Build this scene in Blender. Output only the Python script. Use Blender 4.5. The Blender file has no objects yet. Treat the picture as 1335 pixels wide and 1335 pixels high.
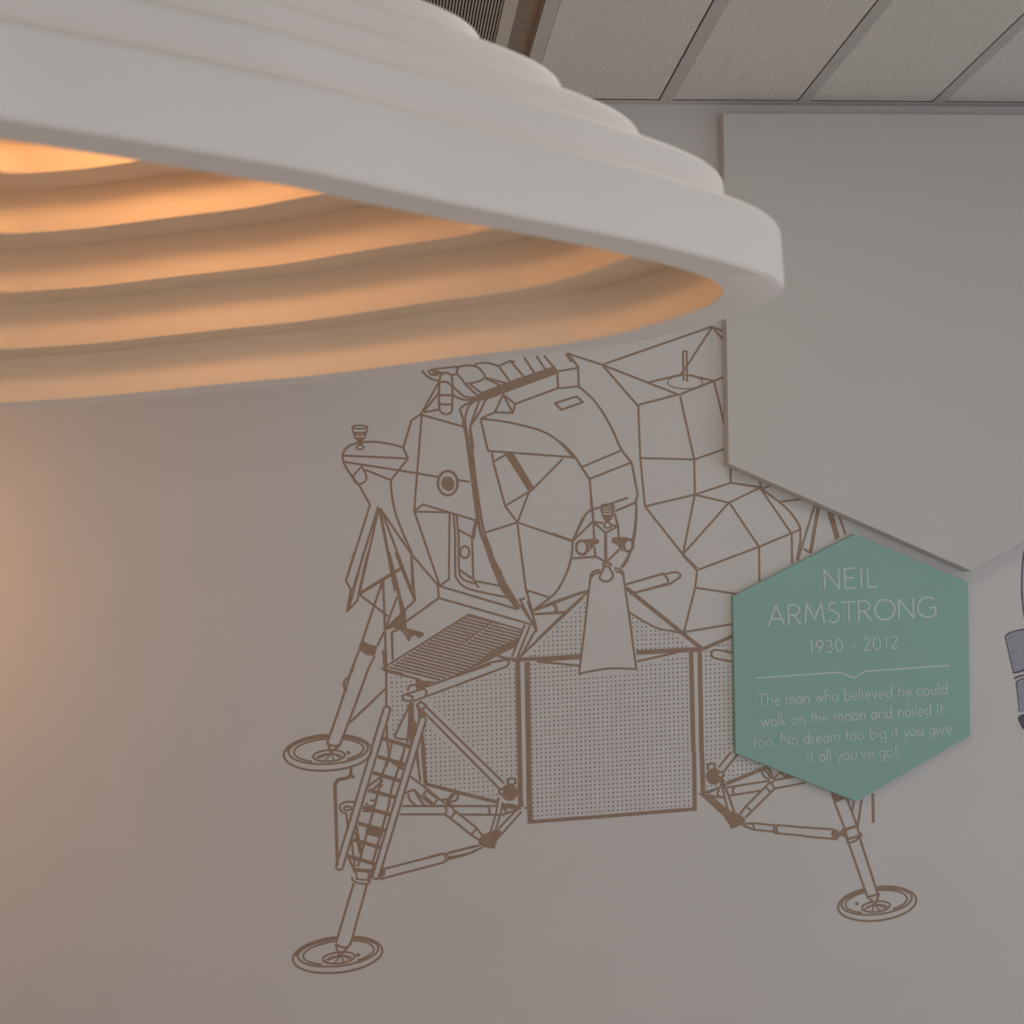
import bpy, bmesh, math, random
from mathutils import Vector, Matrix, geometry
random.seed(7)
scene = bpy.context.scene

# ------------------------------------------------------------------ camera
F_PX = 1619.633                                        # focal length in pixels of a 1335 px frame
EYE = Vector((0.0, 0.0, 1.40))                         # eye height above the floor
RIGHT = Vector((0.99113303, -0.12325187, -0.04964155))   # camera axes in the room (x along wall, y to wall, z up)
DOWN = Vector((-0.03553499, 0.11412211, -0.99283101))
FWD = Vector((0.12803348, 0.98579162, 0.10873043))
cam_data = bpy.data.cameras.new('camera')
cam = bpy.data.objects.new('camera', cam_data)
scene.collection.objects.link(cam)
m = Matrix((RIGHT, -DOWN, -FWD)).transposed().to_4x4()
m.translation = EYE
cam.matrix_world = m
cam_data.sensor_width = 36.0
cam_data.lens = F_PX * 36.0 / 1335.0
cam_data.clip_start = 0.05
cam_data.dof.use_dof = True
cam_data.dof.focus_distance = 2.68
cam_data.dof.aperture_fstop = 6.4
scene.camera = cam
WALL = 2.6238                                          # distance of the mural wall
CEIL = 1.40 + 1.2039                                   # ceiling height

# ------------------------------------------------------------------ light and exposure
scene.view_settings.view_transform = 'Standard'
scene.view_settings.look = 'None'
scene.view_settings.exposure = -0.1
scene.view_settings.gamma = 1.0
scene.view_settings.use_curve_mapping = False
world = bpy.data.worlds.new('daylight')
scene.world = world
world.use_nodes = True
bg = world.node_tree.nodes['Background']
bg.inputs['Color'].default_value = (0.80, 0.88, 1.0, 1)
bg.inputs['Strength'].default_value = 0.5

def area_light(name, loc, rot, sx, sy, power, color):
    ld = bpy.data.lights.new(name, 'AREA')
    ld.shape = 'RECTANGLE'; ld.size = sx; ld.size_y = sy
    ld.energy = power; ld.color = color
    o = bpy.data.objects.new(name, ld)
    o.location = loc; o.rotation_euler = rot
    scene.collection.objects.link(o)
    return o

area_light('troffer_light', (0.70, WALL - 1.1, CEIL - 0.012), (0, 0, 0), 0.55, 0.55, 2.7, (1.0, 0.93, 0.85))
area_light('troffer_light', (2.6, -0.7, CEIL - 0.012), (0, 0, 0), 0.55, 0.55, 4.0, (1.0, 0.94, 0.88))
area_light('window_light', (3.25, 0.9, 1.0), (0, math.radians(90), 0), 1.3, 2.0, 13.0, (0.74, 0.85, 1.0))
area_light('window_light', (-3.05, 0.0, 1.35), (0, math.radians(-90), 0), 1.5, 2.6, 3.5, (0.88, 0.93, 1.0))
area_light('window_light', (1.4, -2.05, 1.0), (math.radians(90), 0, 0), 2.6, 1.5, 23.0, (0.92, 0.95, 1.0))

# ------------------------------------------------------------------ helpers
def ray(px, py):
    return RIGHT * (px - 667.5) + DOWN * (py - 667.5) + FWD * F_PX
def on_wall(px, py, off=0.0):
    r = ray(px, py)
    return EYE + r * ((WALL - off) / r.y)

def link(o, parent=None):
    scene.collection.objects.link(o)
    if parent: o.parent = parent
    return o
def tag(o, label=None, cat=None, group=None, kind=None):
    if label: o['label'] = label
    if cat: o['category'] = cat
    if group: o['group'] = group
    if kind: o['kind'] = kind
    return o
def empty(name, loc, label, cat, group=None):
    o = bpy.data.objects.new(name, None)
    o.location = loc; o.empty_display_size = 0.05
    link(o); return tag(o, label, cat, group)
def mesh_obj(name, verts, faces, mat, parent=None, smooth=False):
    me = bpy.data.meshes.new(name)
    org = parent.location if parent is not None else Vector((0, 0, 0))
    if parent is not None and parent.parent is not None: org = org + parent.parent.location
    me.from_pydata([Vector(v) - org for v in verts], [], faces)
    me.update()
    if smooth:
        for p in me.polygons: p.use_smooth = True
    me.materials.append(mat)
    return link(bpy.data.objects.new(name, me), parent)

class MB:
    def __init__(s): s.v = []; s.f = []
    def add(s, vs, fs):
        b = len(s.v); s.v += [Vector(v) for v in vs]; s.f += [[i + b for i in f] for f in fs]
    def box(s, a, b):
        x0, y0, z0 = a; x1, y1, z1 = b
        s.add([(x0,y0,z0),(x1,y0,z0),(x1,y1,z0),(x0,y1,z0),(x0,y0,z1),(x1,y0,z1),(x1,y1,z1),(x0,y1,z1)],
              [(0,3,2,1),(4,5,6,7),(0,1,5,4),(1,2,6,5),(2,3,7,6),(3,0,4,7)])
    def cyl(s, c, r, z0, z1, n=32):
        cx, cy = c
        a = [(cx + r*math.cos(2*math.pi*i/n), cy + r*math.sin(2*math.pi*i/n)) for i in range(n)]
        s.add([(x, y, z0) for x, y in a] + [(x, y, z1) for x, y in a],
              [tuple(range(n))[::-1], tuple(range(n, 2*n))] + [(i, (i+1) % n, n + (i+1) % n, n + i) for i in range(n)])
    def build(s, name, mat, parent=None, smooth=False): return mesh_obj(name, s.v, s.f, mat, parent, smooth)

def material(name, color, rough=0.7, noise=None, bump=None, emit=None, metallic=0.0):
    """noise = (scale, amount): colour grain; bump = (scale, strength, distance)"""
    mt = bpy.data.materials.new(name); mt.use_nodes = True
    nt = mt.node_tree; b = nt.nodes['Principled BSDF']
    b.inputs['Base Color'].default_value = (*color, 1)
    b.inputs['Roughness'].default_value = rough
    b.inputs['Metallic'].default_value = metallic
    tc = nt.nodes.new('ShaderNodeTexCoord')
    if noise:
        n = nt.nodes.new('ShaderNodeTexNoise'); n.inputs['Scale'].default_value = noise[0]; n.inputs['Detail'].default_value = 3
        r = nt.nodes.new('ShaderNodeValToRGB')
        k = noise[1]
        r.color_ramp.elements[0].position = 0.35; r.color_ramp.elements[1].position = 0.65
        r.color_ramp.elements[0].color = (*[c*(1-k) for c in color], 1)
        r.color_ramp.elements[1].color = (*[min(1, c*(1+k)) for c in color], 1)
        nt.links.new(tc.outputs['Object'], n.inputs['Vector']); nt.links.new(n.outputs['Fac'], r.inputs['Fac'])
        nt.links.new(r.outputs['Color'], b.inputs['Base Color'])
    if bump:
        n2 = nt.nodes.new('ShaderNodeTexNoise'); n2.inputs['Scale'].default_value = bump[0]; n2.inputs['Detail'].default_value = 4
        bp = nt.nodes.new('ShaderNodeBump'); bp.inputs['Strength'].default_value = bump[1]; bp.inputs['Distance'].default_value = bump[2]
        nt.links.new(tc.outputs['Object'], n2.inputs['Vector']); nt.links.new(n2.outputs['Fac'], bp.inputs['Height'])
        nt.links.new(bp.outputs['Normal'], b.inputs['Normal'])
    if emit:
        b.inputs['Emission Color'].default_value = (*emit[0], 1); b.inputs['Emission Strength'].default_value = emit[1]
    return mt

M = {
 'wall': material('painted_wall', (0.635, 0.60, 0.57), 0.75, (6, 0.01), (420, 0.06, 0.002)),
 'panel': material('white_board', (0.59, 0.56, 0.522), 0.6, (5, 0.006), (500, 0.03, 0.001)),
 'teal': material('teal_board', (0.275, 0.46, 0.40), 0.6, (7, 0.01), (500, 0.03, 0.001)),
 'brown': material('brown_print', (0.33, 0.22, 0.15), 0.7, (60, 0.05)),
 'dots': material('dark_dot_print', (0.14, 0.105, 0.095), 0.7, (60, 0.05)),
 'letter': material('white_lettering', (0.60, 0.64, 0.62), 0.6, (60, 0.02)),
 'grid': material('ceiling_grid_metal', (0.54, 0.51, 0.48), 0.5, (20, 0.02)),
 'gap': material('dark_void', (0.10, 0.085, 0.07), 0.9, (20, 0.1)),
 'shade': material('matt_white_shade', (0.93, 0.86, 0.80), 0.65, (9, 0.008), (260, 0.05, 0.001)),
 'inner': material('warm_cream_inside', (0.90, 0.74, 0.555), 0.6, (9, 0.008), (260, 0.05, 0.001)),
 'floor': material('grey_carpet', (0.70, 0.69, 0.67), 0.95, (220, 0.1), (400, 0.5, 0.003)),
 'recess': material('brown_channel', (0.33, 0.26, 0.20), 0.8, (60, 0.08), (300, 0.2, 0.001)),
 'vent': material('beige_vent_metal', (0.56, 0.51, 0.43), 0.45, (40, 0.03)),
 'slat': material('vent_slat_metal', (0.42, 0.37, 0.31), 0.5, (40, 0.05)),
 'bulb': material('warm_led_disc', (1.0, 0.8, 0.55), 0.5, None, None, ((1.0, 0.53, 0.23), 18.0)),
 'globe': material('added_lamp_globe', (1.0, 0.8, 0.55), 0.4, None, None, ((1.0, 0.48, 0.15), 54.0)),
 'troffer': material('troffer_diffuser', (0.9, 0.9, 0.88), 0.5, None, None, ((1.0, 0.94, 0.88), 1.0)),
 'sketch': material('grey_pencil_wash', (0.34, 0.33, 0.375), 0.75, (420, 0.3)),
 'sketch_dark': material('dark_pencil_line', (0.10, 0.095, 0.12), 0.75, (160, 0.3)),
 'sketch_light': material('light_pencil_wash', (0.52, 0.51, 0.53), 0.75, (150, 0.15)),
}
# mineral-fibre ceiling tile: fissures and pin holes
def tile_material():
    mt = material('mineral_ceiling_tile', (0.60, 0.57, 0.535), 0.9)
    nt = mt.node_tree; b = nt.nodes['Principled BSDF']; tc = nt.nodes.new('ShaderNodeTexCoord')
    n = nt.nodes.new('ShaderNodeTexNoise'); n.inputs['Scale'].default_value = 340; n.inputs['Detail'].default_value = 5; n.inputs['Distortion'].default_value = 1.4
    r = nt.nodes.new('ShaderNodeValToRGB')
    r.color_ramp.elements[0].position = 0.36; r.color_ramp.elements[0].color = (0.52, 0.49, 0.45, 1)
    r.color_ramp.elements[1].position = 0.52; r.color_ramp.elements[1].color = (0.80, 0.76, 0.70, 1)
    bp = nt.nodes.new('ShaderNodeBump'); bp.inputs['Strength'].default_value = 0.6; bp.inputs['Distance'].default_value = 0.002
    nt.links.new(tc.outputs['Object'], n.inputs['Vector']); nt.links.new(n.outputs['Fac'], r.inputs['Fac'])
    nt.links.new(r.outputs['Color'], b.inputs['Base Color']); nt.links.new(n.outputs['Fac'], bp.inputs['Height'])
    nt.links.new(bp.outputs['Normal'], b.inputs['Normal'])
    return mt
M['tile'] = tile_material()

# ------------------------------------------------------------------ room shell
X0, X1, Y0 = -3.2, 3.4, -2.2
def struct(name, mb, mat, parent=None):
    o = mb.build(name, mat, parent)
    if parent is None: o['kind'] = 'structure'
    return o
b = MB(); b.box((X0, Y0, -0.1), (X1, WALL, 0.0)); struct('floor', b, M['floor'])
b = MB(); b.box((X0 - 0.1, WALL, -0.1), (X1 + 0.1, WALL + 0.12, CEIL + 0.25)); struct('wall_back', b, M['wall'])
def pierced(side, ax, lo, hi, u0, u1, w0, w1):      # wall with a window opening, then the window frame in it
    b = MB()
    def slab(mb, p, q, z0, z1, d0=lo, d1=hi):
        if p >= q: return
        if ax == 1: mb.box((d0, p, z0), (d1, q, z1))
        else: mb.box((p, d0, z0), (q, d1, z1))
    slab(b, u0, w0, -0.1, CEIL + 0.25); slab(b, w1, u1, -0.1, CEIL + 0.25); slab(b, w0, w1, -0.1, 0.6); slab(b, w0, w1, 2.1, CEIL + 0.25)
    struct('wall_' + side, b, M['wall'])
    f = MB(); t = 0.05; d0, d1 = lo + 0.02, hi - 0.02
    slab(f, w0, w0 + t, 0.6, 2.1, d0, d1); slab(f, w1 - t, w1, 0.6, 2.1, d0, d1)
    slab(f, w0 + t, w1 - t, 0.6, 0.6 + t, d0, d1); slab(f, w0 + t, w1 - t, 2.1 - t, 2.1, d0, d1)
    slab(f, (w0 + w1)/2 - t/2, (w0 + w1)/2 + t/2, 0.6 + t, 2.1 - t, d0, d1)
    return f
for n, a in enumerate((('right', 1, X1, X1 + 0.1, Y0, WALL, -0.1, 1.9), ('front', 0, Y0 - 0.1, Y0, X0, X1, 0.1, 2.7), ('left', 1, X0 - 0.1, X0, Y0, WALL, -1.3, 1.3))):
    struct('window_%d' % (n + 1), pierced(*a), M['vent'])
for side, (a, c) in (('back', ((X0, WALL - 0.012, 0), (X1, WALL, 0.09))), ('left', ((X0, Y0, 0), (X0 + 0.012, WALL - 0.012, 0.09)))):
    b = MB(); b.box(a, c); struct('baseboard_' + side, b, M['grid'])

# suspended ceiling: slab above, bars and tiles as parts
b = MB(); b.box((X0, Y0, CEIL + 0.20), (X1, WALL, CEIL + 0.25)); ceiling = struct('ceiling', b, M['gap'])
PITCH = 0.3235; BW = 0.028
bars = [0.4095 + PITCH * i for i in range(0, 12)]          # bar centre lines right of the vent
left_bars = [0.107 - PITCH * i for i in range(0, 10)]
TL = 1.215                                                 # plank length
YT = WALL - 0.019
def part(name, mb, mat, par):
    return mb.build(name, mat, par)
for x in bars + left_bars:
    b = MB(); b.box((x - BW/2, Y0, CEIL), (x + BW/2, YT, CEIL + 0.004)); b.box((x - 0.002, Y0, CEIL + 0.004), (x + 0.002, YT, CEIL + 0.03))
    part('grid_bar', b, M['grid'], ceiling)
cols = [(bars[i] + BW/2, bars[i+1] - BW/2) for i in range(len(bars) - 1)] + [(left_bars[i+1] + BW/2, left_bars[i] - BW/2) for i in range(len(left_bars) - 1)]
TROF = ((0.70, WALL - 1.1), (2.6, -0.7))
cross = []
for x0, x1 in cols:
    y = YT
    while y > Y0 + 0.1:
        y1 = max(y - TL, Y0)
        b = MB(); g = 0.0022
        a0, a1, c0, c1 = x0 + 0.0006, x1 - 0.0028, y1 + g, y - (0.0045 if y == YT else g)
        zt = CEIL + 0.0015
        # tegular plank: slightly eased edges
        e = 0.003
        b.add([(a0, c0, zt + e), (a1, c0, zt + e), (a1, c1, zt + e), (a0, c1, zt + e), (a0 + e*.3, c0 + e*.3, zt), (a1 - e*.3, c0 + e*.3, zt), (a1 - e*.3, c1 - e*.3, zt), (a0 + e*.3, c1 - e*.3, zt),
               (a0, c0, zt + 0.018), (a1, c0, zt + 0.018), (a1, c1, zt + 0.018), (a0, c1, zt + 0.018)],
              [(4,5,6,7)[::-1], (0,1,5,4), (1,2,6,5), (2,3,7,6), (3,0,4,7), (8,9,1,0), (9,10,2,1), (10,11,3,2), (11,8,0,3), (8,9,10,11)[::-1]])
        part('ceiling_tile', b, M['tile'], ceiling)
        if y1 > Y0 + 0.1:
            cb = MB(); cb.box((x0, y1 - BW/2, CEIL + 0.0002), (x1, y1 + BW/2, CEIL + 0.0012)); part('cross_bar', cb, M['grid'], ceiling)
        y = y1
b = MB(); b.box((X0, YT, CEIL), (X1, WALL, CEIL + 0.002)); b.box((X0, WALL - 0.002, CEIL + 0.002), (X1, WALL, CEIL + 0.03))
struct('trim_1', b, M['grid'])

# linear slot vent between two bars, 13 mm proud frame
vx0, vx1 = left_bars[0] + BW/2, bars[0] - BW/2
vent = empty('ceiling_vent', (0.22, 1.6, CEIL), 'beige ceiling air vent with fine dark slats above the stepped lamp', 'vent')
vy0, vy1 = 0.4, YT - 0.012
b = MB()
b.box((0.140, vy0, CEIL - 0.002), (0.1600, vy1, CEIL + 0.03)); b.box((0.3180, vy0, CEIL - 0.002), (0.3440, vy1, CEIL + 0.03))
b.box((0.1600, vy0, CEIL - 0.002), (0.3180, vy0 + 0.02, CEIL + 0.03)); b.box((0.1600, vy1 - 0.02, CEIL - 0.002), (0.3180, vy1, CEIL + 0.03))
b.build('frame', M['vent'], vent)
b = MB(); b.box((0.139, vy0, CEIL + 0.045), (0.345, vy1, CEIL + 0.05)); b.build('back_plate', M['gap'], vent)
NS = 26
first = None
for i in range(NS):
    x = 0.1600 + (i + 0.5) * (0.158 / NS)
    if first is None:
        b = MB(); w = 0.0017
        b.add([(x - w, vy0 + .02, CEIL + .002), (x + w, vy0 + .02, CEIL + .002), (x + w + .002, vy0 + .02, CEIL + .02), (x - w + .002, vy0 + .02, CEIL + .02),
               (x - w, vy1 - .02, CEIL + .002), (x + w, vy1 - .02, CEIL + .002), (x + w + .002, vy1 - .02, CEIL + .02), (x - w + .002, vy1 - .02, CEIL + .02)],
              [(0,1,2,3), (7,6,5,4), (4,5,1,0), (5,6,2,1), (6,7,3,2), (7,4,0,3)])
        first = b.build('slat', M['slat'], vent); fx = x
    else:
        c = first.copy(); link(c); c.parent = vent; c.location.x = x - fx
b = MB()      # brown recessed channel next to the vent
b.box((0.3445, vy0, CEIL + 0.016), (0.3925, vy1, CEIL + 0.02)); b.box((0.3925, vy0, CEIL + 0.002), (0.3945, vy1, CEIL + 0.02))
b.build('side_channel', M['recess'], vent)
b = MB(); b.box((vx0, vy0, CEIL + 0.016), (0.1395, vy1, CEIL + 0.02)); b.build('side_channel', M['recess'], vent)
for n, (tx, ty) in enumerate(TROF):
    t = empty('ceiling_light', (tx, ty, CEIL), ['flat square ceiling light just in front of the mural wall', 'flat square ceiling light out in the room'][n], 'light')
    b = MB(); s = 0.30; w = 0.02
    b.box((tx - s, ty - s, CEIL - 0.008), (tx + s, ty - s + w, CEIL)); b.box((tx - s, ty + s - w, CEIL - 0.008), (tx + s, ty + s, CEIL))
    b.box((tx - s, ty - s + w, CEIL - 0.008), (tx - s + w, ty + s - w, CEIL)); b.box((tx + s - w, ty - s + w, CEIL - 0.008), (tx + s, ty + s - w, CEIL))
    b.build('frame', M['grid'], t)
    b = MB(); b.box((tx - s + w, ty - s + w, CEIL - 0.004), (tx + s - w, ty + s - w, CEIL)); b.build('diffuser', M['troffer'], t)

# ------------------------------------------------------------------ stepped pendant lamp
HL = 0.35                                               # rim height above the eye
OUT = [(-0.671,2.207),(-0.586,2.253),(-0.497,2.293),(-0.407,2.332),(-0.317,2.373),(-0.228,2.414),(-0.140,2.455),(-0.053,2.499),(0.031,2.548),(0.113,2.600),(0.197,2.651),(0.282,2.699),(0.368,2.747),(0.455,2.794),(0.542,2.841),(0.628,2.888),(0.714,2.936),(0.799,2.985),(0.882,3.038),(0.964,3.092),(1.045,3.148),(1.122,3.208),(1.193,3.274),(1.250,3.348),(1.286,3.430),(1.293,3.517),(1.274,3.606),(1.234,3.692),(1.182,3.774),(1.124,3.853),(1.061,3.927),(0.990,3.992),(0.911,4.048),(0.826,4.094),(0.737,4.134),(0.646,4.172),(0.556,4.211),(0.468,4.254),(0.380,4.298),(0.292,4.342),(0.204,4.387),(0.116,4.431),(0.027,4.472),(-0.064,4.508),(-0.157,4.539),(-0.251,4.568),(-0.345,4.598),(-0.438,4.629),(-0.531,4.661),(-0.624,4.695),(-0.716,4.729),(-0.809,4.762),(-0.902,4.792),(-0.997,4.817),(-1.093,4.838),(-1.190,4.857),(-1.285,4.874),(-1.377,4.886),(-1.458,4.880),(-1.525,4.843),(-1.577,4.777),(-1.622,4.695),(-1.666,4.607),(-1.711,4.521),(-1.762,4.437),(-1.818,4.357),(-1.877,4.279),(-1.931,4.200),(-1.971,4.118),(-1.991,4.029),(-1.992,3.935),(-1.983,3.839),(-1.972,3.741),(-1.958,3.644),(-1.941,3.547),(-1.922,3.450),(-1.902,3.354),(-1.882,3.257),(-1.861,3.161),(-1.840,3.065),(-1.818,2.969),(-1.793,2.874),(-1.765,2.779),(-1.736,2.685),(-1.706,2.591),(-1.676,2.498),(-1.644,2.405),(-1.607,2.314),(-1.564,2.226),(-1.516,2.141),(-1.464,2.061),(-1.406,1.992),(-1.335,1.946),(-1.252,1.927),(-1.161,1.929),(-1.068,1.947),(-0.981,1.981),(-0.902,2.030),(-0.826,2.091),(-0.750,2.152)]
CEN = (-0.75, 3.40)
def loop(s, z, n=None):
    return [Vector((EYE.x + HL*(CEN[0] + (x - CEN[0])*s), EYE.y + HL*(CEN[1] + (y - CEN[1])*s), EYE.z + HL*(1 + z))) for x, y in OUT]
def catmull_closed(P, k=3):
    out = []; n = len(P)
    for i in range(n):
        p0, p1, p2, p3 = P[i-1], P[i], P[(i+1) % n], P[(i+2) % n]
        for j in range(k):
            t = j / k
            out.append(tuple(0.5*((2*p1[a]) + (-p0[a]+p2[a])*t + (2*p0[a]-5*p1[a]+4*p2[a]-p3[a])*t*t + (-p0[a]+3*p1[a]-3*p2[a]+p3[a])*t**3) for a in (0, 1)))
    return out
OUT = catmull_closed(OUT, 3)
def ring(profile, name, parent, mat=None, closed=True):
    b = MB(); n = len(OUT); loops = [loop(s, z) for s, z in profile]; k = len(loops)
    for L in loops: b.v += L
    for j in range(k if closed else k - 1):
        j2 = (j + 1) % k
        for i in range(n):
            i2 = (i + 1) % n
            b.f.append([j*n + i, j*n + i2, j2*n + i2, j2*n + i])
    if not closed: b.f.append(list(range((k-1)*n, k*n)))
    o = b.build(name, mat or M['shade'], parent, True)
    o.data.set_sharp_from_angle(angle=math.radians(32))
    return o
lc = loop(0, 0)[0]
lamp = empty('pendant_lamp', (lc.x, lc.y, EYE.z + HL), 'large matt white stepped pendant lamp glowing warm orange inside', 'lamp')
# (outer scale, inner scale, bottom, top) of each step
STEPS = [(1.0, 0.905, 0.0, 0.20), (0.920, 0.805, 0.165, 0.35), (0.800, 0.700, 0.33, 0.50), (0.690, 0.575, 0.48, 0.645), (0.575, 0.462, 0.625, 0.79), (0.45, 0.36, 0.77, 0.93)]
for i, (so, si, z0, z1) in enumerate(STEPS):
    r = 0.010; rz = 0.022
    nxt = STEPS[i+1][1] + 0.012 if i < 5 else 0.0
    zs = STEPS[i+1][2] + 0.001 if i < 5 else z1 - 0.018      # soffit meets the foot of the next step
    prof = [(so - r, z0), (so - r*.3, z0 + rz*.3), (so, z0 + rz)] + [(so - 0.022*(1 - math.cos(a)), z1 - 0.035 + 0.035*math.sin(a)) for a in (0, .3, .6, .9, 1.2, 1.5708)]
    prof += [(nxt if nxt else 0.02, z1), (nxt if nxt else 0.02, zs), (si, zs), (si, z0 + rz*.3), (si + r*.3, z0)]
    o = ring(prof, 'shade_ring', lamp)
    o.data.materials.append(M['inner'])      # warmer cream colour on the hollow side
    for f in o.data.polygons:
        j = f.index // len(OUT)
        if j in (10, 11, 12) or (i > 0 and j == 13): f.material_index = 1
top = 0.93
b = MB(); b.cyl((lc.x, lc.y), 0.085, EYE.z + HL*(1 + 0.87), EYE.z + HL*(1 + 0.908), 40); o = b.build('led_disc', M['bulb'], lamp); tag(o, 'glowing warm disc inside the top of the lamp')
b = MB(); b.cyl((lc.x, lc.y), 0.055, CEIL - 0.03, CEIL, 32); b.build('ceiling_cap', M['shade'], lamp)
b = MB(); b.cyl((lc.x, lc.y), 0.004, EYE.z + HL*(1 + top), CEIL - 0.03, 10); b.build('suspension_cable', M['grid'], lamp)

# ------------------------------------------------------------------ unseen lamp added left of the view, stands in for the orange glow's source
WL = Vector((-1.12, WALL, 1.60))
added_lamp = empty('wall_lamp', WL, 'added warm globe lamp out of view at the left, standing in for the source of the orange wall glow', 'lamp')
b = MB(); b.box((WL.x - 0.05, WALL - 0.02, WL.z - 0.05), (WL.x + 0.05, WALL - 0.001, WL.z + 0.05)); b.box((WL.x - 0.012, WALL - 0.35, WL.z - 0.012), (WL.x + 0.012, WALL - 0.02, WL.z + 0.012)); b.build('bracket', M['grid'], added_lamp)
b = MB(); n = 24
for k in range(13):
    ph = math.pi * k / 12
    for i in range(n):
        t = 2*math.pi*i/n; b.v.append(Vector((WL.x + 0.06*math.sin(ph)*math.cos(t), WALL - 0.40 + 0.06*math.sin(ph)*math.sin(t), WL.z + 0.06*math.cos(ph))))
for k in range(12):
    for i in range(n): b.f.append([k*n + i, (k+1)*n + i, (k+1)*n + (i+1) % n, k*n + (i+1) % n])
b.build('globe', M['globe'], added_lamp, True)

# ------------------------------------------------------------------ wall panels
def wall_plate(name, px, t, mat, label, ztop=None, back=0.0008):
    pts = [on_wall(x, y, t) for x, y in px]
    if ztop is not None:                                # cut level below the ceiling
        out = []
        for i, p in enumerate(pts):
            q = pts[(i + 1) % len(pts)]
            if p.z <= ztop: out.append(p)
            if (p.z - ztop) * (q.z - ztop) < 0: out.append(p.lerp(q, (ztop - p.z) / (q.z - p.z)))
        pts = out
    n = len(pts); c = sum(pts, Vector()) / n; e = 0.0012
    b = MB()
    fr = [p + (c - p).normalized() * e for p in pts]
    b.v = [Vector((p.x, WALL - t, p.z)) for p in fr] + [Vector((p.x, WALL - t + e, p.z)) for p in pts] + [Vector((p.x, WALL - back, p.z)) for p in pts]
    b.f = [list(range(n))[::-1], list(range(2*n, 3*n))]
    for j in (0, n):
        for i in range(n): b.f.append([j + i, j + (i+1) % n, j + n + (i+1) % n, j + n + i])
    root = empty(name, Vector((c.x, WALL - 0.0008, c.z)), label, 'wall panel')
    b.build('board', mat, root)
    if back > 0.001:        # round spacers hold the board off the wall
        for p in pts:
            q = p.lerp(c, 0.35); d = MB(); n2 = 16
            ring = [(q.x + 0.015*math.cos(2*math.pi*i/n2), q.z + 0.015*math.sin(2*math.pi*i/n2)) for i in range(n2)]
            d.v = [Vector((x, WALL - back, z)) for x, z in ring] + [Vector((x, WALL - 0.0005, z)) for x, z in ring]
            d.f = [list(range(n2)), list(range(n2, 2*n2))[::-1]] + [[i, n2 + i, n2 + (i+1) % n2, (i+1) % n2] for i in range(n2)]
            d.build('spacer', M['grid'], root)
    return root
TW, TT = 0.033, 0.013
white = wall_plate('pointed_board', [(950, 604.5), (1266.5, 744.5), (1587, 562), (1580, 60), (941.5, 60)], TW, M['panel'],
                   'large white board with a pointed lower end above the green sign', CEIL - 0.034)
teal = wall_plate('hexagon_sign', [(1114, 696), (1262.4, 759), (1265, 959), (1116, 1045), (959, 982), (955.5, 777.4)], TT, M['teal'],
                  'sea green hexagonal sign lettered with NEIL ARMSTRONG and a tribute')

# ------------------------------------------------------------------ flat print: strokes laid on a vertical plane
class Print:
    count = 0
    def __init__(s, off): s.off = off; s.mb = MB(); s.up = 0.0
    def lift(s):            # every stroke lies a hair above the one before, like layers of ink
        Print.count += 1; s.up = 1.2e-6 * (Print.count % 400)
    def P(s, p): return on_wall(p[0], p[1], s.off + s.up)
    def line(s, pts, w, closed=False):
        h = w / 2
        n = len(pts); segs = n if closed else n - 1
        for i in range(segs):
            a, c = pts[i], pts[(i+1) % n]
            dx, dy = c[0]-a[0], c[1]-a[1]; L = math.hypot(dx, dy)
            if L < 1e-6: continue
            nx, ny = -dy/L*h, dx/L*h; s.lift()
            s.mb.add([s.P((a[0]+nx, a[1]+ny)), s.P((c[0]+nx, c[1]+ny)), s.P((c[0]-nx, c[1]-ny)), s.P((a[0]-nx, a[1]-ny))], [(0,1,2,3)])
        for i in range(0 if closed else 1, n if closed else n - 1):
            s.disc(pts[i], h*0.99, 6)
    def disc(s, c, r, n=20, ry=None):
        ry = ry or r; s.lift()
        s.mb.add([s.P((c[0]+r*math.cos(2*math.pi*i/n), c[1]-ry*math.sin(2*math.pi*i/n))) for i in range(n)], [tuple(range(n))[::-1]])
    def poly(s, pts):
        if len(pts) > 2 and pts[0] == pts[-1]: pts = pts[:-1]
        tris = geometry.tessellate_polygon([[Vector((x, y, 0)) for x, y in pts]])
        s.lift(); b = len(s.mb.v); s.mb.v += [s.P(p) for p in pts]
        for t in tris: s.mb.f.append([b + i for i in t])
    def build(s, name, mat, parent):
        return s.mb.build(name, mat, parent)
def spline(P, closed=False, k=6):
    n = len(P)
    if n < 3: return P
    out = []
    rng = range(n) if closed else range(n - 1)
    for i in rng:
        p1, p2 = P[i], P[(i+1) % n]
        p0 = P[i-1] if (i > 0 or closed) else p1
        p3 = P[(i+2) % n] if (i + 2 < n or closed) else p2
        for j in range(k):
            t = j / k
            out.append(tuple(0.5*((2*p1[a]) + (-p0[a]+p2[a])*t + (2*p0[a]-5*p1[a]+4*p2[a]-p3[a])*t*t + (-p0[a]+3*p1[a]-3*p2[a]+p3[a])*t**3) for a in (0, 1)))
    if not closed: out.append(P[-1])
    return out
def ellipse(cx, cy, rx, ry, rot=0, a0=0, a1=360, n=72):
    r = math.radians(rot); out = []
    full = abs(a1 - a0) >= 360
    for i in range(n if full else n + 1):
        a = math.radians(a0 + (a1 - a0) * i / n)
        x, y = rx*math.cos(a), -ry*math.sin(a)
        out.append((cx + x*math.cos(r) + y*math.sin(r), cy - x*math.sin(r) + y*math.cos(r)))
    return out

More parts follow.
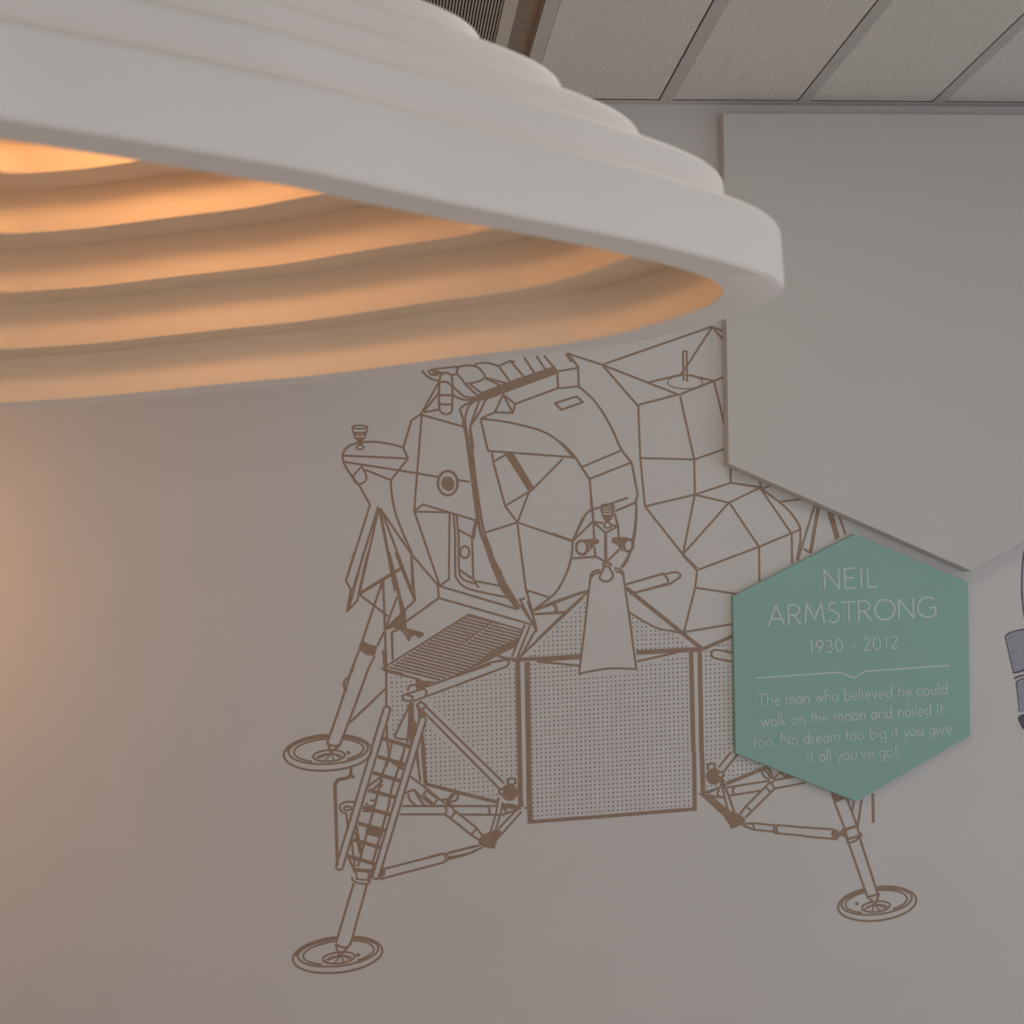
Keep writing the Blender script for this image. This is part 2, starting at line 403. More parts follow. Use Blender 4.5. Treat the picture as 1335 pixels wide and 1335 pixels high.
# reference grids the drawing was measured in: origin and scale
G = {'a': (430,440,.24719), 'b': (700,410,.24719), 'c': (430,700,.24719), 'd': (700,650,.24719), 'e': (340,950,.25478),
     'f': (560,950,.16479), 'h': (920,560,.14981), 'l1': (430,980,.11236), 'l2': (490,850,.11236), 'l3': (490,780,.11236),
     'l4': (600,780,.11236), 'l5': (540,450,.11236), 'l6': (720,650,.11236), 'l8': (430,720,.11236), 'm1': (360,920,.11236),
     'm2': (370,1130,.11236), 'm3': (900,980,.11236), 'm4': (1065,1020,.14985), 'm6': (560,1010,.08989), 'p': (0,0,1)}
LW = 2.7
def draw(pr, text):
    """each line: grid [flags] coordinates;  s spline, c closed, f fill, wN width, E ellipse cx cy rx ry"""
    for ln in text.strip().splitlines():
        tk = ln.split()
        if not tk: continue
        ox, oy, sc = G[tk[0]]; i = 1; sm = cl = fi = el = False; w = LW
        while i < len(tk) and not (tk[i][0].isdigit() or tk[i][0] == '-'):
            t = tk[i]; i += 1
            if t == 's': sm = True
            elif t == 'c': cl = True
            elif t == 'f': fi = True; cl = True
            elif t == 'E': el = True
            elif t[0] == 'w': w = float(t[1:])
        nums = [float(v) for v in ' '.join(tk[i:]).replace(',', ' ').split()]
        if el:
            pts = [(ox + x*sc, oy + y*sc) for x, y in ellipse(nums[0], nums[1], nums[2], nums[3], nums[4] if len(nums) > 4 else 0)]; cl = True
        else:
            pts = [(ox + nums[j]*sc, oy + nums[j+1]*sc) for j in range(0, len(nums), 2)]
            if sm: pts = spline(pts, cl)
        if fi: pr.poly(pts)
        else: pr.line(pts, w, cl)

PO = 0.0004
mc = on_wall(760, 820)
mural = empty('lander_drawing', Vector((mc.x, WALL, mc.z)), 'brown line drawing of a moon lander printed on the wall', 'mural')

cabin = Print(PO)
draw(cabin, '''
a 480,405 430,437 388,582 412,638
a 485,408 445,915
a 485,408 705,470
a 480,405 575,235
a 495,392 575,292
a 445,915 492,880 770,965
a 445,918 630,922
a 445,915 580,1310
a 632,925 628,1275 580,1310
c s 662,0 662,190 676,228 700,256 760,282 940,320
c s 680,0 681,170 695,215 720,232 770,248 
a 652,925 662,1060
a 668,930 680,1060
a 680,1015 750,1053 770,965
a 750,1053 757,1275
a 772,965 760,1060
a E 712,1132 24,31
a 685,1225 770,1285 910,1312
c 760,225 785,268
c 575,258 985,380
c 570,255 575,322 1065,462
c 575,322 405,445
a w4.8 705,440 725,530 750,720 785,985
a s w3 740,480 762,690 788,880 815,1030 850,1120
a s w3.6 775,930 800,1040 850,1150 905,1245
c f 800,0 830,0 872,120 935,250 1000,355 1003,378 985,388 965,360 905,280 850,150
a E w3.2 622,768 52,64
a f 600,735 640,735 658,765 652,800 628,812 600,800 585,768
l5 520,755 560,710 650,660 740,605
l5 530,750 600,950
l5 s 740,625 640,700 595,820 590,880
l5 770,610 735,700 650,945
l5 850,590 765,770 650,945
l5 590,850 600,950
l5 650,950 690,1200
a 795,430 835,598 1290,632
a s 795,428 900,440 1010,462 1110,490 1185,530 1245,585 1290,640
a 795,428 870,395 965,398 978,350 915,300 870,395
a 915,300 965,398
a 978,350 1200,268 1310,258
a 1200,180 1205,268
a 1195,180 1310,160 1313,258
b 165,205 222,282
b s 218,378 290,440 350,520 400,610 445,710 500,780
b 500,780 532,950 522,985
b s 522,985 525,1060 515,1170 490,1260 445,1335
b c 95,468 210,432 243,462 130,503
b s 130,675 200,750 235,805 278,867
b 240,803 450,715
b 278,867 500,780
b 278,867 290,1000 300,1095
a 855,605 862,655 925,890 990,975
a 862,655 925,620
a f 920,610 970,612 1077,790 1045,808
a 1230,638 1065,805 930,885
a 1050,815 990,975
a 990,975 820,1028
a 990,975 1280,1075
a 990,985 1035,1335
a 1335,950 1280,1075
c 1032,270 1068,390
c 1035,280 1155,318
c 1005,332 1030,322
c 1000,325 1090,495 1040,290
''')
cabin.build('ascent_cabin', M['brown'], mural)

tank = Print(PO)
draw(tank, '''
l5 c s 295,400 320,340 370,320 425,345 442,400 445,560 440,740 420,785 370,802 315,780 292,730 288,560
l5 s 300,430 350,425 400,440 440,480
l5 300,580 445,580
l5 s 300,680 370,690 445,680
l5 115,780 290,745
l5 s 90,290 140,350 210,395 280,410
l5 s 165,290 190,335 240,345 290,335
l5 s 190,288 230,290 290,315 330,322
l5 s 200,275 330,265 480,250 500,265
l5 s 215,290 240,320 290,335
l5 c s 510,265 560,240 690,240 760,275 820,370 730,425 600,445 560,400 500,330
l5 440,340 490,340
l5 s 690,240 740,210 830,205 900,215 980,245
l5 980,245 1115,180 1290,385
l5 990,255 1130,445
l5 820,375 1100,450
l5 820,380 1040,490
l5 590,450 750,600
l5 650,455 800,570
l5 s 450,480 520,545 600,600 735,610
l5 s 450,575 520,615 600,635 700,630
a f 752,328 800,288 1000,212 1188,150 1204,190 1010,260 845,322 775,338
a 1025,105 1082,192
a 1090,97 1137,168
a 1130,95 1200,180
a 1245,85 1275,130
a 975,130 950,122
''')
tank.build('cabin_roof', M['brown'], mural)

shape = Print(PO)
draw(shape, '''
b 160,205 345,265 745,422 530,478 345,265
b 345,265 925,63
b 530,478 345,265
b 590,358 770,315
b 800,318 935,352
b 745,425 985,330
b 925,65 795,265 760,315
b 925,65 980,88
b 930,72 983,135
b E w1.4 782,357 92,35
b 770,195 790,195 792,355
b 770,195 774,350
b 535,478 545,755 570,1012
b 755,430 830,765
b 545,757 830,765
b 830,765 993,708
b 935,355 993,600
b 830,765 833,950 770,1265
b 570,1012 833,950
b 833,950 1022,888 1185,912
b 1022,790 1022,888
b 833,950 1012,993 1180,912
b 1012,993 770,1265
b 570,1012 770,1265 845,1338
h 480,515 750,910
h 460,412 485,510
h 490,515 600,475
h s 490,518 640,630 720,700 790,790 828,870
h 640,630 880,598
h 825,870 465,1020 468,1320
h 465,1020 205,635
h -74,1224 465,1020
h 750,910 752,1165
h 825,870 826,960 795,1140
d 775,705 835,470 845,378 770,300
d 835,470 1060,504
d 775,705 1040,660
h 955,640 800,1140
h w4.5 985,650 912,1075
h 850,1035 912,1075
h w4.2 1062,680 1140,955
h 1090,690 1160,940
h 1150,720 1217,912
''')
shape.build('side_tanks', M['brown'], mural)

thr = Print(PO)
draw(thr, '''
a E w2 158,472 40,9
a w2 118,478 124,502 194,500 198,478
a s w2 124,505 158,514 194,505
a w2 128,508 133,530 184,530 190,508
a s w2 130,525 158,535 186,525
a f 133,530 184,530 172,548 145,548
a c s w2.2 150,550 156,565 140,578 158,592 180,580 166,565 170,550
a s 68,620 82,590 130,560 220,550 320,562 390,582
a 68,620 70,652
a 75,623 412,638 322,752 185,697
a 70,655 360,700 570,735
a 670,750 738,762
a s 70,655 98,705 150,775
a 150,770 212,882 85,1285
a s 322,752 326,820 345,920 385,1030 435,1140
a c s w2.3 165,682 150,700 126,728 130,760 160,772 190,755 192,725 178,700 172,682
l6 445,0 462,120 480,285 487,465
l6 460,120 390,180 235,490
l6 470,270 240,490
l6 0,405 235,490
l6 s 235,490 235,560 220,690 180,830 130,940 70,1050 0,1130 -110,1215 -236,1313
l6 220,695 500,675
l6 490,560 502,668 620,735
l6 480,270 620,400 750,325
l6 w3.6 620,400 622,725
l6 480,270 600,285
l6 670,300 750,318
l6 460,130 570,95 880,-10
l6 730,145 970,45
l6 720,170 765,320 772,450
l6 780,590 635,730
l6 s 970,0 976,120 962,330 935,480
l6 905,625 870,720 812,805
l6 E w2 642,82 72,16
l6 w2.2 565,85 572,150 605,240 640,262 685,235 705,150 720,85
l6 s w2 572,115 640,130 715,112
l6 f 572,140 640,155 708,140 706,160 640,172 574,160
l6 f 585,190 600,185 685,185 695,190 672,245 655,262 625,262 607,240
l6 c s w2.2 625,262 636,275 605,300 608,330 640,342 680,328 680,302 655,275 656,262
l6 c s w3.4 345,490 300,505 280,560 295,620 345,650 390,630 410,570 395,510
l6 f 345,478 430,470 520,465 545,490 540,515 500,535 460,575 400,640 345,655 390,625 440,570 430,520 400,495
l6 c s w3.6 885,475 845,500 830,550 850,600 885,612 925,590 940,540 925,490
l6 f 690,455 725,450 830,445 900,460 840,480 812,520 808,570 830,620 790,595 765,550 730,525 690,510
l6 E w2.6 635,765 48,20
l6 c s w2.8 612,790 575,855 550,920 590,955 640,960 690,930 704,880 680,830 655,790
''')
thr.build('thruster_cluster', M['brown'], mural)

bell = Print(PO)
draw(bell, '''
l6 s 560,828 500,838 462,862 447,900
l6 s 560,858 510,868 475,888 455,915
l6 s 720,808 780,815 818,855 832,900
l6 s 735,842 790,858 832,900
d 285,400 272,500 250,700 222,925
d 455,400 470,500 490,640 525,900
d s 222,925 300,908 400,895 525,900
l6 840,1000 1300,868
l6 900,1110 1335,988
d 515,497 702,450
d s 670,400 690,425 690,450
d s 670,400 730,388 755,400 752,415 702,450
d w5 470,470 870,792
d s 487,600 560,645 640,685 720,700 780,715
d s 0,585 100,548 270,485
d 0,610 160,600
d s 85,560 105,580 100,600
d 265,495 150,600 0,745
d w6.4 0,850 235,832
d 0,858 225,882
d w6 525,812 860,795
d 530,858 740,812
d w4.6 868,797 1040,722
l4 w5 600,715 1335,680
c 1065,395 1160,350 1335,290
c 1070,408 1250,395
c s 1180,350 1195,370 1190,395
c 1335,320 1000,635
l4 750,305 600,680
l4 810,320 660,690
l4 870,375 700,690
l4 700,80 850,300 888,388
l4 780,30 870,280 888,388
''')
bell.build('plume_deflector', M['brown'], mural)

porch = Print(PO)
# hatched platform: individual bars clipped to the deck outline
def inside(p, poly):
    x, y = p; c = False; j = len(poly) - 1
    for i in range(len(poly)):
        xi, yi = poly[i]; xj, yj = poly[j]
        if (yi > y) != (yj > y) and x < (xj - xi) * (y - yi) / (yj - yi) + xi: c = not c
        j = i
    return c
DECK = [(497, 872.5), (611, 801), (680, 822), (675, 833), (614.6, 870), (604, 876), (569, 888)]
div0, div1 = (640.8, 811.5), (604.5, 839)
def near_seg(p, a, b):
    dx, dy = b[0]-a[0], b[1]-a[1]; t = max(0, min(1, ((p[0]-a[0])*dx + (p[1]-a[1])*dy)/(dx*dx+dy*dy)))
    return math.hypot(p[0]-a[0]-t*dx, p[1]-a[1]-t*dy)
NB = 23
for k in range(NB):
    t = (k + 0.35) / NB
    x, y = 501 + 111*t, 874 - 73.5*t
    run = None; d = 0
    while d < 140:
        p = (x + d*0.97, y + d*0.245)
        ok = inside(p, DECK) and near_seg(p, div0, div1) > 1.5
        if ok and run is None: run = p
        if not ok and run is not None:
            if p[0] - run[0] > 2: porch.line([run, p], 2.6)
            run = None
        d += 0.5
draw(porch, '''
p w2.2 497,872.5 611,801 680,821
p w2.0 642,810.5 604,838.5
p f 497,872.5 504,867 504,875
l3 120,850 250,875 520,945 
l4 f 680,450 670,545 600,585 420,670 350,715 -20,885 -60,880 130,800 
l4 w3.6 380,640 500,690 600,705
l4 f 130,800 170,770 320,645 400,590 560,520 680,450 640,520 400,640 180,790
l2 580,405 900,290 1335,140
l4 0,888 350,745 500,718
l4 s 500,716 545,716 566,750 540,792
l4 540,792 0,990
l2 1335,240 590,512
l2 s 560,425 588,460 575,510
l2 350,490 560,425
l2 430,575 590,512
l2 c s 345,492 315,512 320,548 370,570 412,560 430,520 390,508
l2 s 372,450 382,405 420,385 465,380
l2 f 460,320 500,330 700,340 620,372 560,418 470,440
''')
porch.build('porch_platform', M['brown'], mural)

def pad(cx, cy, rx, ry, rot, mir, name, leg):
    p = Print(PO); full = p.line
    def behind(pts, w, closed=False):       # rim lines stop where the leg stands in front of them
        run = []
        for q in pts + ([pts[0]] if closed else []):
            if inside(q, leg):
                if len(run) > 1: full(run, w)
                run = []
            else: run.append(q)
        if len(run) > 1: full(run, w)
    p.line = behind
    s = -1 if mir else 1
    p.line(ellipse(cx, cy, rx, ry, rot), 2.6, True)
    p.line(ellipse(cx + s*.6, cy - ry*.15, rx*.90, ry*.78, rot), 2.4, True)
    p.line(ellipse(cx + s*1.2, cy - ry*.13, rx*.79, ry*.645, rot, -60, 240), 2.3)
    p.line(ellipse(cx, cy - ry*.03, rx*.965, ry*.90, rot, 25, 165), 4.2)
    p.line(ellipse(cx + s*1.5, cy + ry*.17, rx*.36, ry*.31, rot), 2.4, True)
    p.line(ellipse(cx + s*1.5, cy + ry*.34, rx*.30, ry*.28, rot, 20, 160), 2)
    p.line = full
    hub = (cx + s*5, cy + ry*.02)
    for q in ((-.27, .30), (-.10, .42), (.12, .42), (.30, .26)):
        p.line([hub, (cx + s*1.5 + q[0]*rx*.9, cy + q[1]*ry)], 1.9)
    p.disc((cx + s*26.5, cy), 2.5)
    p.build(name, M['brown'], mural)
pad(427.4, 981.3, 57.5, 23.4, 3.5, False, 'foot_pad', [(428, 965), (443.7, 920), (462.8, 920), (443.4, 970.5), (435, 977), (430, 970)])
pad(440.2, 1244.8, 58.6, 23.2, 6.5, False, 'foot_pad', [(437.5, 1229), (461.3, 1151), (478.9, 1152), (457, 1231), (448, 1240), (442, 1240)])
pad(1143.7, 1178.2, 51.2, 22.0, 6.5, True, 'foot_pad', [(1131.5, 1170), (1106.7, 1099), (1121.3, 1093), (1145, 1165), (1142, 1176), (1138, 1176)])

leg1 = Print(PO)
draw(leg1, '''
a 255,893 120,1335
a 258,900 160,1335
a w3.6 262,900 345,1335
a 270,905 432,1335
a 268,905 430,1142 575,1312
a 430,1142 437,1335
l8 185,340 285,0
l8 s 185,340 225,395 245,440
l8 245,440 200,685 320,560 340,450
l8 395,0 225,640
l8 445,0 340,450
l8 w4.6 680,0 740,240 800,480
l8 f 785,470 815,470 880,690 892,880 830,885 760,862 650,888 680,840 820,710
l8 762,0 830,180 985,560 870,672
l8 940,0 950,60 975,430 990,560
l8 w4.2 345,480 740,240 830,185
l8 345,490 680,745
l8 f 625,330 637,340 560,560 600,440 590,400
l8 605,350 380,1020
l8 620,340 640,900 655,1335
l8 785,510 650,870
l8 f 370,1010 440,1062 550,1090 520,1205 420,1188 330,1120
l8 630,920 550,1090
l8 340,1140 262,1335
l8 520,1205 455,1335
l8 s 660,890 740,865 810,885
l8 810,885 720,930 730,1250
l8 s 820,890 880,950 920,1030
l8 f 820,870 890,880 1095,935 1080,975 1030,1000 990,960 945,980 922,1035 905,940
l2 120,0 122,640
l3 85,600 105,850
p 459.4,870 443.7,920
c s 105,738 80,755 75,790 92,812
c f 112,690 135,660 120,720
p 481,870 462.8,920
c 292,803 105,980
m1 745,0 605,400
m1 915,0 742,450
m1 595,400 600,440 638,540 740,460 760,400
m1 s 600,440 660,465 740,460
m1 w3.6 868,712 870,780
m1 s w4.4 868,780 855,820 800,845 720,862 682,920
m1 w4 870,825 912,825
m1 w4 682,920 697,1335
e w3.6 381,300 392,700
l1 s 295,585 200,582 130,610 115,650 140,700 185,715 200,790 215,900
l1 E 205,658 44,22
l1 s 255,705 240,760 245,800
''')
leg1.build('landing_leg', M['brown'], mural)

ladder = Print(PO)
def capsule(pr, p0, p1, h, w=2.6):
    dx, dy = p1[0]-p0[0], p1[1]-p0[1]; a = math.atan2(dy, dx); pts = []
    for k in range(7): t = a + math.pi/2 - math.pi*k/6 + math.pi/2 + 0; pts.append((p0[0]+h*math.cos(a+math.pi/2+math.pi*k/6), p0[1]+h*math.sin(a+math.pi/2+math.pi*k/6)))
    pts += [(p1[0]+h*math.cos(a-math.pi/2+math.pi*k/6), p1[1]+h*math.sin(a-math.pi/2+math.pi*k/6)) for k in range(7)]
    pr.line(pts, w, True)
capsule(ladder, (504.4, 925.5), (442.6, 1129.8), 4.5)
capsule(ladder, (551.0, 938.5), (490.2, 1141.8), 4.3)
for r in ('625,50 765,93', '600,143 735,182', '575,226 712,266', '550,314 690,352', '522,402 660,438', '498,484 640,522', '472,568 612,608', '446,652 590,694'):
    draw(ladder, 'e w4.8 ' + r)
draw(ladder, 'l1 f 430,862 630,895 600,1000 415,960')
ladder.build('ladder', M['brown'], mural)

leg2 = Print(PO)
draw(leg2, '''
l2 400,600 215,985
l2 s 215,985 280,1010 358,1012
l2 395,620 385,850 365,1060
l2 f 395,580 440,590 442,780 470,830 445,960 400,1075 388,1000 400,850
l2 f 480,640 545,665 595,740 540,752 500,790
l2 c 520,575 585,620 535,675 472,622
l2 195,1015 150,1230 120,1335
l2 340,1090 300,1260
l2 130,850 130,1000 160,1240
l1 670,90 600,300 540,560 460,850 400,1060 325,1335
l1 860,0 790,210 720,420 680,640 610,880 500,1280
l1 680,90 840,200 830,150
l1 450,400 600,285
l1 500,440 615,330
l1 560,430 615,380
l1 s 420,600 470,640 540,600
l1 380,690 480,690
l1 s 470,560 520,570 540,540
l1 310,860 330,980 370,1170
l1 290,900 250,1020 290,1335
l1 300,930 350,1180
e 445,650 485,740
e 580,690 556,785
e f 478,712 572,720 560,738 482,732
e w2.4 490,738 490,770 548,775 555,735
e s w2.6 465,760 475,780 505,792 550,792 555,770
e 476,790 385,1095
e 545,792 458,1108
m2 600,895 645,1040 760,915 770,885
m2 s 600,895 680,935 755,928
e f 605,735 620,710 637,715 637,748 600,770 592,768
e 637,716 935,640
e 610,770 945,682
e s w2.4 932,638 946,655 940,682
e s w2.4 945,635 960,655 953,680
e 958,636 1099,600
e 958,668 1050,645 1099,622
m6 0,1190 200,1140
m6 280,1140 500,1080 720,1028
m6 280,1200 590,1140 770,1050
''')
leg2.build('landing_leg', M['brown'], mural)

desc = Print(PO)
draw(desc, '''
p 556.3,921.9 657.2,1021.0
p 551.8,927.5 651.4,1028.4
l1 w4.6 1078,-60 1080,0 1110,370
l2 w4.2 535,960 555,1150 560,1335
l2 w2.4 480,1160 500,1335
l1 1005,0 1050,345
f w4.6 -40,435 250,510 550,585
m6 f 1060,425 1150,410 1300,450 1335,500 1280,512 1060,480
m6 s 170,365 270,350 320,290 430,275
m6 s 260,440 290,370 350,300
m6 s 300,400 400,360 410,300
m6 f 240,345 300,400 340,460 380,530 330,490 235,440
l1 940,290 1140,440 1335,600
m6 340,500 680,770 765,880
m6 230,575 600,865 715,945
m6 310,625 375,540
m6 610,860 685,780
l1 c 1085,500 1120,450 1255,550 1205,610
l1 870,480 980,440 1040,510 1190,615
l1 s 910,490 930,560 1000,625
l1 s 980,440 1030,530 1100,625
l1 840,630 1335,630
l1 810,727 1335,727
m6 0,455 985,455
m6 0,576 230,576
m6 430,578 1045,582
m6 s 240,460 245,520 228,576
m6 s 840,460 872,500 868,578
m6 s 1075,490 1112,515 1095,560 1050,588
m6 1050,582 1120,560 1290,500
m6 w2.4 1005,330 965,560 880,845
m6 w2.4 1065,400 1030,560 955,815
m6 1000,785 1250,520
m6 1060,845 1335,535
m6 c s w3 1190,50 1145,70 1140,120 1185,148 1235,130 1240,75
m6 E w3 1050,245 38,38
m6 f 770,870 880,830 1000,790 1070,845 980,950 945,1075 790,1050 712,1015 715,940
c w6.2 991,655 1005,1335
f w6.2 715,450 724,622
c w6.6 1041,660 1052,1335
f w6.6 786,450 798,750
f w4.6 785,738 1335,697
p w4.6 779,1065 908,1054.5
f 750,628 790,628
d w5.6 813,795 826,1335
m3 w5.4 44,0 52,680
d w5.8 859,795 869,1335
m3 w5.8 135,0 150,490
''')
for cx, cy, r, hx, hy, hr in ((664.2, 1033.2, 10.9, 654.6, 1032, 2.2), (930.8, 1012.2, 10.6, 939, 1010, 2.0)):
    a0 = math.atan2(hy - cy, hx - cx)        # disc with a small open eye at its edge
    pts = [(cx + r*math.cos(a0 + 0.24 + i*(2*math.pi - 0.48)/26), cy + r*math.sin(a0 + 0.24 + i*(2*math.pi - 0.48)/26)) for i in range(27)]
    pts += [(hx + hr*math.cos(t), hy + hr*math.sin(t)) for t in [a0 - 0.4 - k*(2*math.pi - 0.8)/8 for k in range(9)]]
    desc.poly(pts)
draw(desc, '''
m3 330,180 470,5
m3 385,235 550,30
m3 c s w2.8 235,135 205,165 210,205 245,215 285,190 280,150
m3 w2.6 352,225 388,250 375,300 350,310
m3 w4.6 420,372 885,180
m3 s w3.6 880,180 925,220 955,310
m3 s 825,215 860,290 915,320
m3 s 855,210 900,250 930,310
m3 425,415 920,338
m3 440,512 820,452
m3 s 515,415 490,450 515,495
m3 f 165,490 170,465 340,400 360,420 230,480
m3 s 210,500 300,525 370,530 405,520
m3 s 335,440 315,490 350,525
m3 w3 350,300 400,540 440,690
m3 w3 370,320 455,540 512,700
m3 f 75,485 130,485 210,500 430,690 400,760 130,510
m3 w3 210,490 430,685
m3 f 395,765 385,700 450,678 560,720 640,780 632,830 560,865 470,895 450,840
m3 935,345 640,640 578,725
m3 975,432 640,765
m3 870,410 925,462
m3 650,640 715,690
m3 s 965,330 950,380 982,425
m3 982,427 1335,360
m3 975,330 1210,290
m3 960,320 1045,235 1100,295
m3 1100,295 1150,262
m3 600,840 740,830 985,855
m3 1000,850 1335,882
m3 610,855 735,905 980,930
m3 985,945 1335,977
m3 s 980,850 970,900 985,945
m3 s 1012,855 1000,900 1018,945
m3 s 722,850 740,870 735,902
d s 1040,815 945,798 922,815 935,840 1040,862
''')
desc.build('descent_stage', M['brown'], mural)

leg3 = Print(PO)
draw(leg3, '''
m4 -110,391 150,410
m4 -110,470 180,495
m4 f 125,450 140,415 175,410 200,435 225,400 262,440 265,500 230,470 205,462 182,495 140,488
m4 150,160 245,405
m4 262,140 352,380
m4 f 118,85 255,142 170,172 138,150
m4 325,165 305,260
m4 390,150 355,390
m4 w3.6 250,412 350,378
m4 w3 262,495 382,462
m4 s 275,525 330,510 388,462 375,440
m4 250,412 272,530
m4 350,378 378,480
m4 278,530 442,1000
m4 376,488 530,968
m4 442,1000 510,1052 545,965
m4 442,1000 535,970
m4 w3.4 488,95 492,352
''')
leg3.build('landing_leg', M['brown'], mural)

# dotted foil panels
dots = Print(PO)
def dot_field(org, u, v, region, holes=(), segs=(), discs=()):
    for i in range(-60, 90):
        for j in range(-60, 90):
            p = (org[0] + i*u[0] + j*v[0], org[1] + i*u[1] + j*v[1])
            if not inside(p, region): continue
            if any(inside(p, h) for h in holes): continue
            if any(near_seg(p, a, b) < w for a, b, w in segs): continue
            if any(math.hypot(p[0]-a, p[1]-c) < r for a, c, r in discs): continue
            dots.disc(p, 1.0, 6)
dot_field((692.1, 866.6), (5.79, -0.40), (0.095, 5.80), [(690.5, 866), (722, 864.5), (752, 870), (757, 881), (830, 876), (832, 867), (898, 854), (901.5, 1051), (694.5, 1067)])
dot_field((685.4, 855.3), (5.93, -0.35), (0, 5.85), [(764.8, 781), (757, 852.5), (684, 857.5)])
dot_field((825, 806), (5.8, -0.3), (0.05, 5.8), [(823, 802), (850, 818), (880, 826), (900, 843), (829, 848)])
dot_field((510.6, 883.7), (6.18, -0.30), (0.2, 6.12), [(505.5, 878), (541, 888), (541, 891), (532, 893), (524, 905), (534, 916), (513, 960), (508, 954), (506.5, 925)])
dot_field((560.5, 909.7), (6.15, -0.42), (0.09, 5.97), [(557, 911), (600, 894), (672, 870), (676, 1045), (662, 1022), (655, 1015)], discs=[(664, 1033, 12.5), (666.5, 1018.6, 6)])
dot_field((555, 952.7), (6.12, -0.40), (0.12, 5.97), [(552.5, 945), (566, 952), (648, 1030), (650, 1043), (556, 1020)], discs=[(664, 1033, 13)])
dot_field((921.5, 984), (5.72, -0.5), (0.05, 5.85), [(918, 849), (940, 841), (958, 832), (962, 985), (1000, 999), (948, 1021), (943, 1028), (920, 1032)],
          holes=[[(929, 846), (960, 849), (960, 868), (929, 863)]], segs=[((934, 1001), (957, 974), 2.5), ((943, 1006.5), (962, 983), 2.5), ((938, 1004), (960, 978), 5.5)], discs=[(930.8, 1012, 12), (927, 1000, 5)])
tag(dots.build('foil_dots', M['dots'], mural), 'fine dark dots filling the lander side panels', None, None, 'stuff')

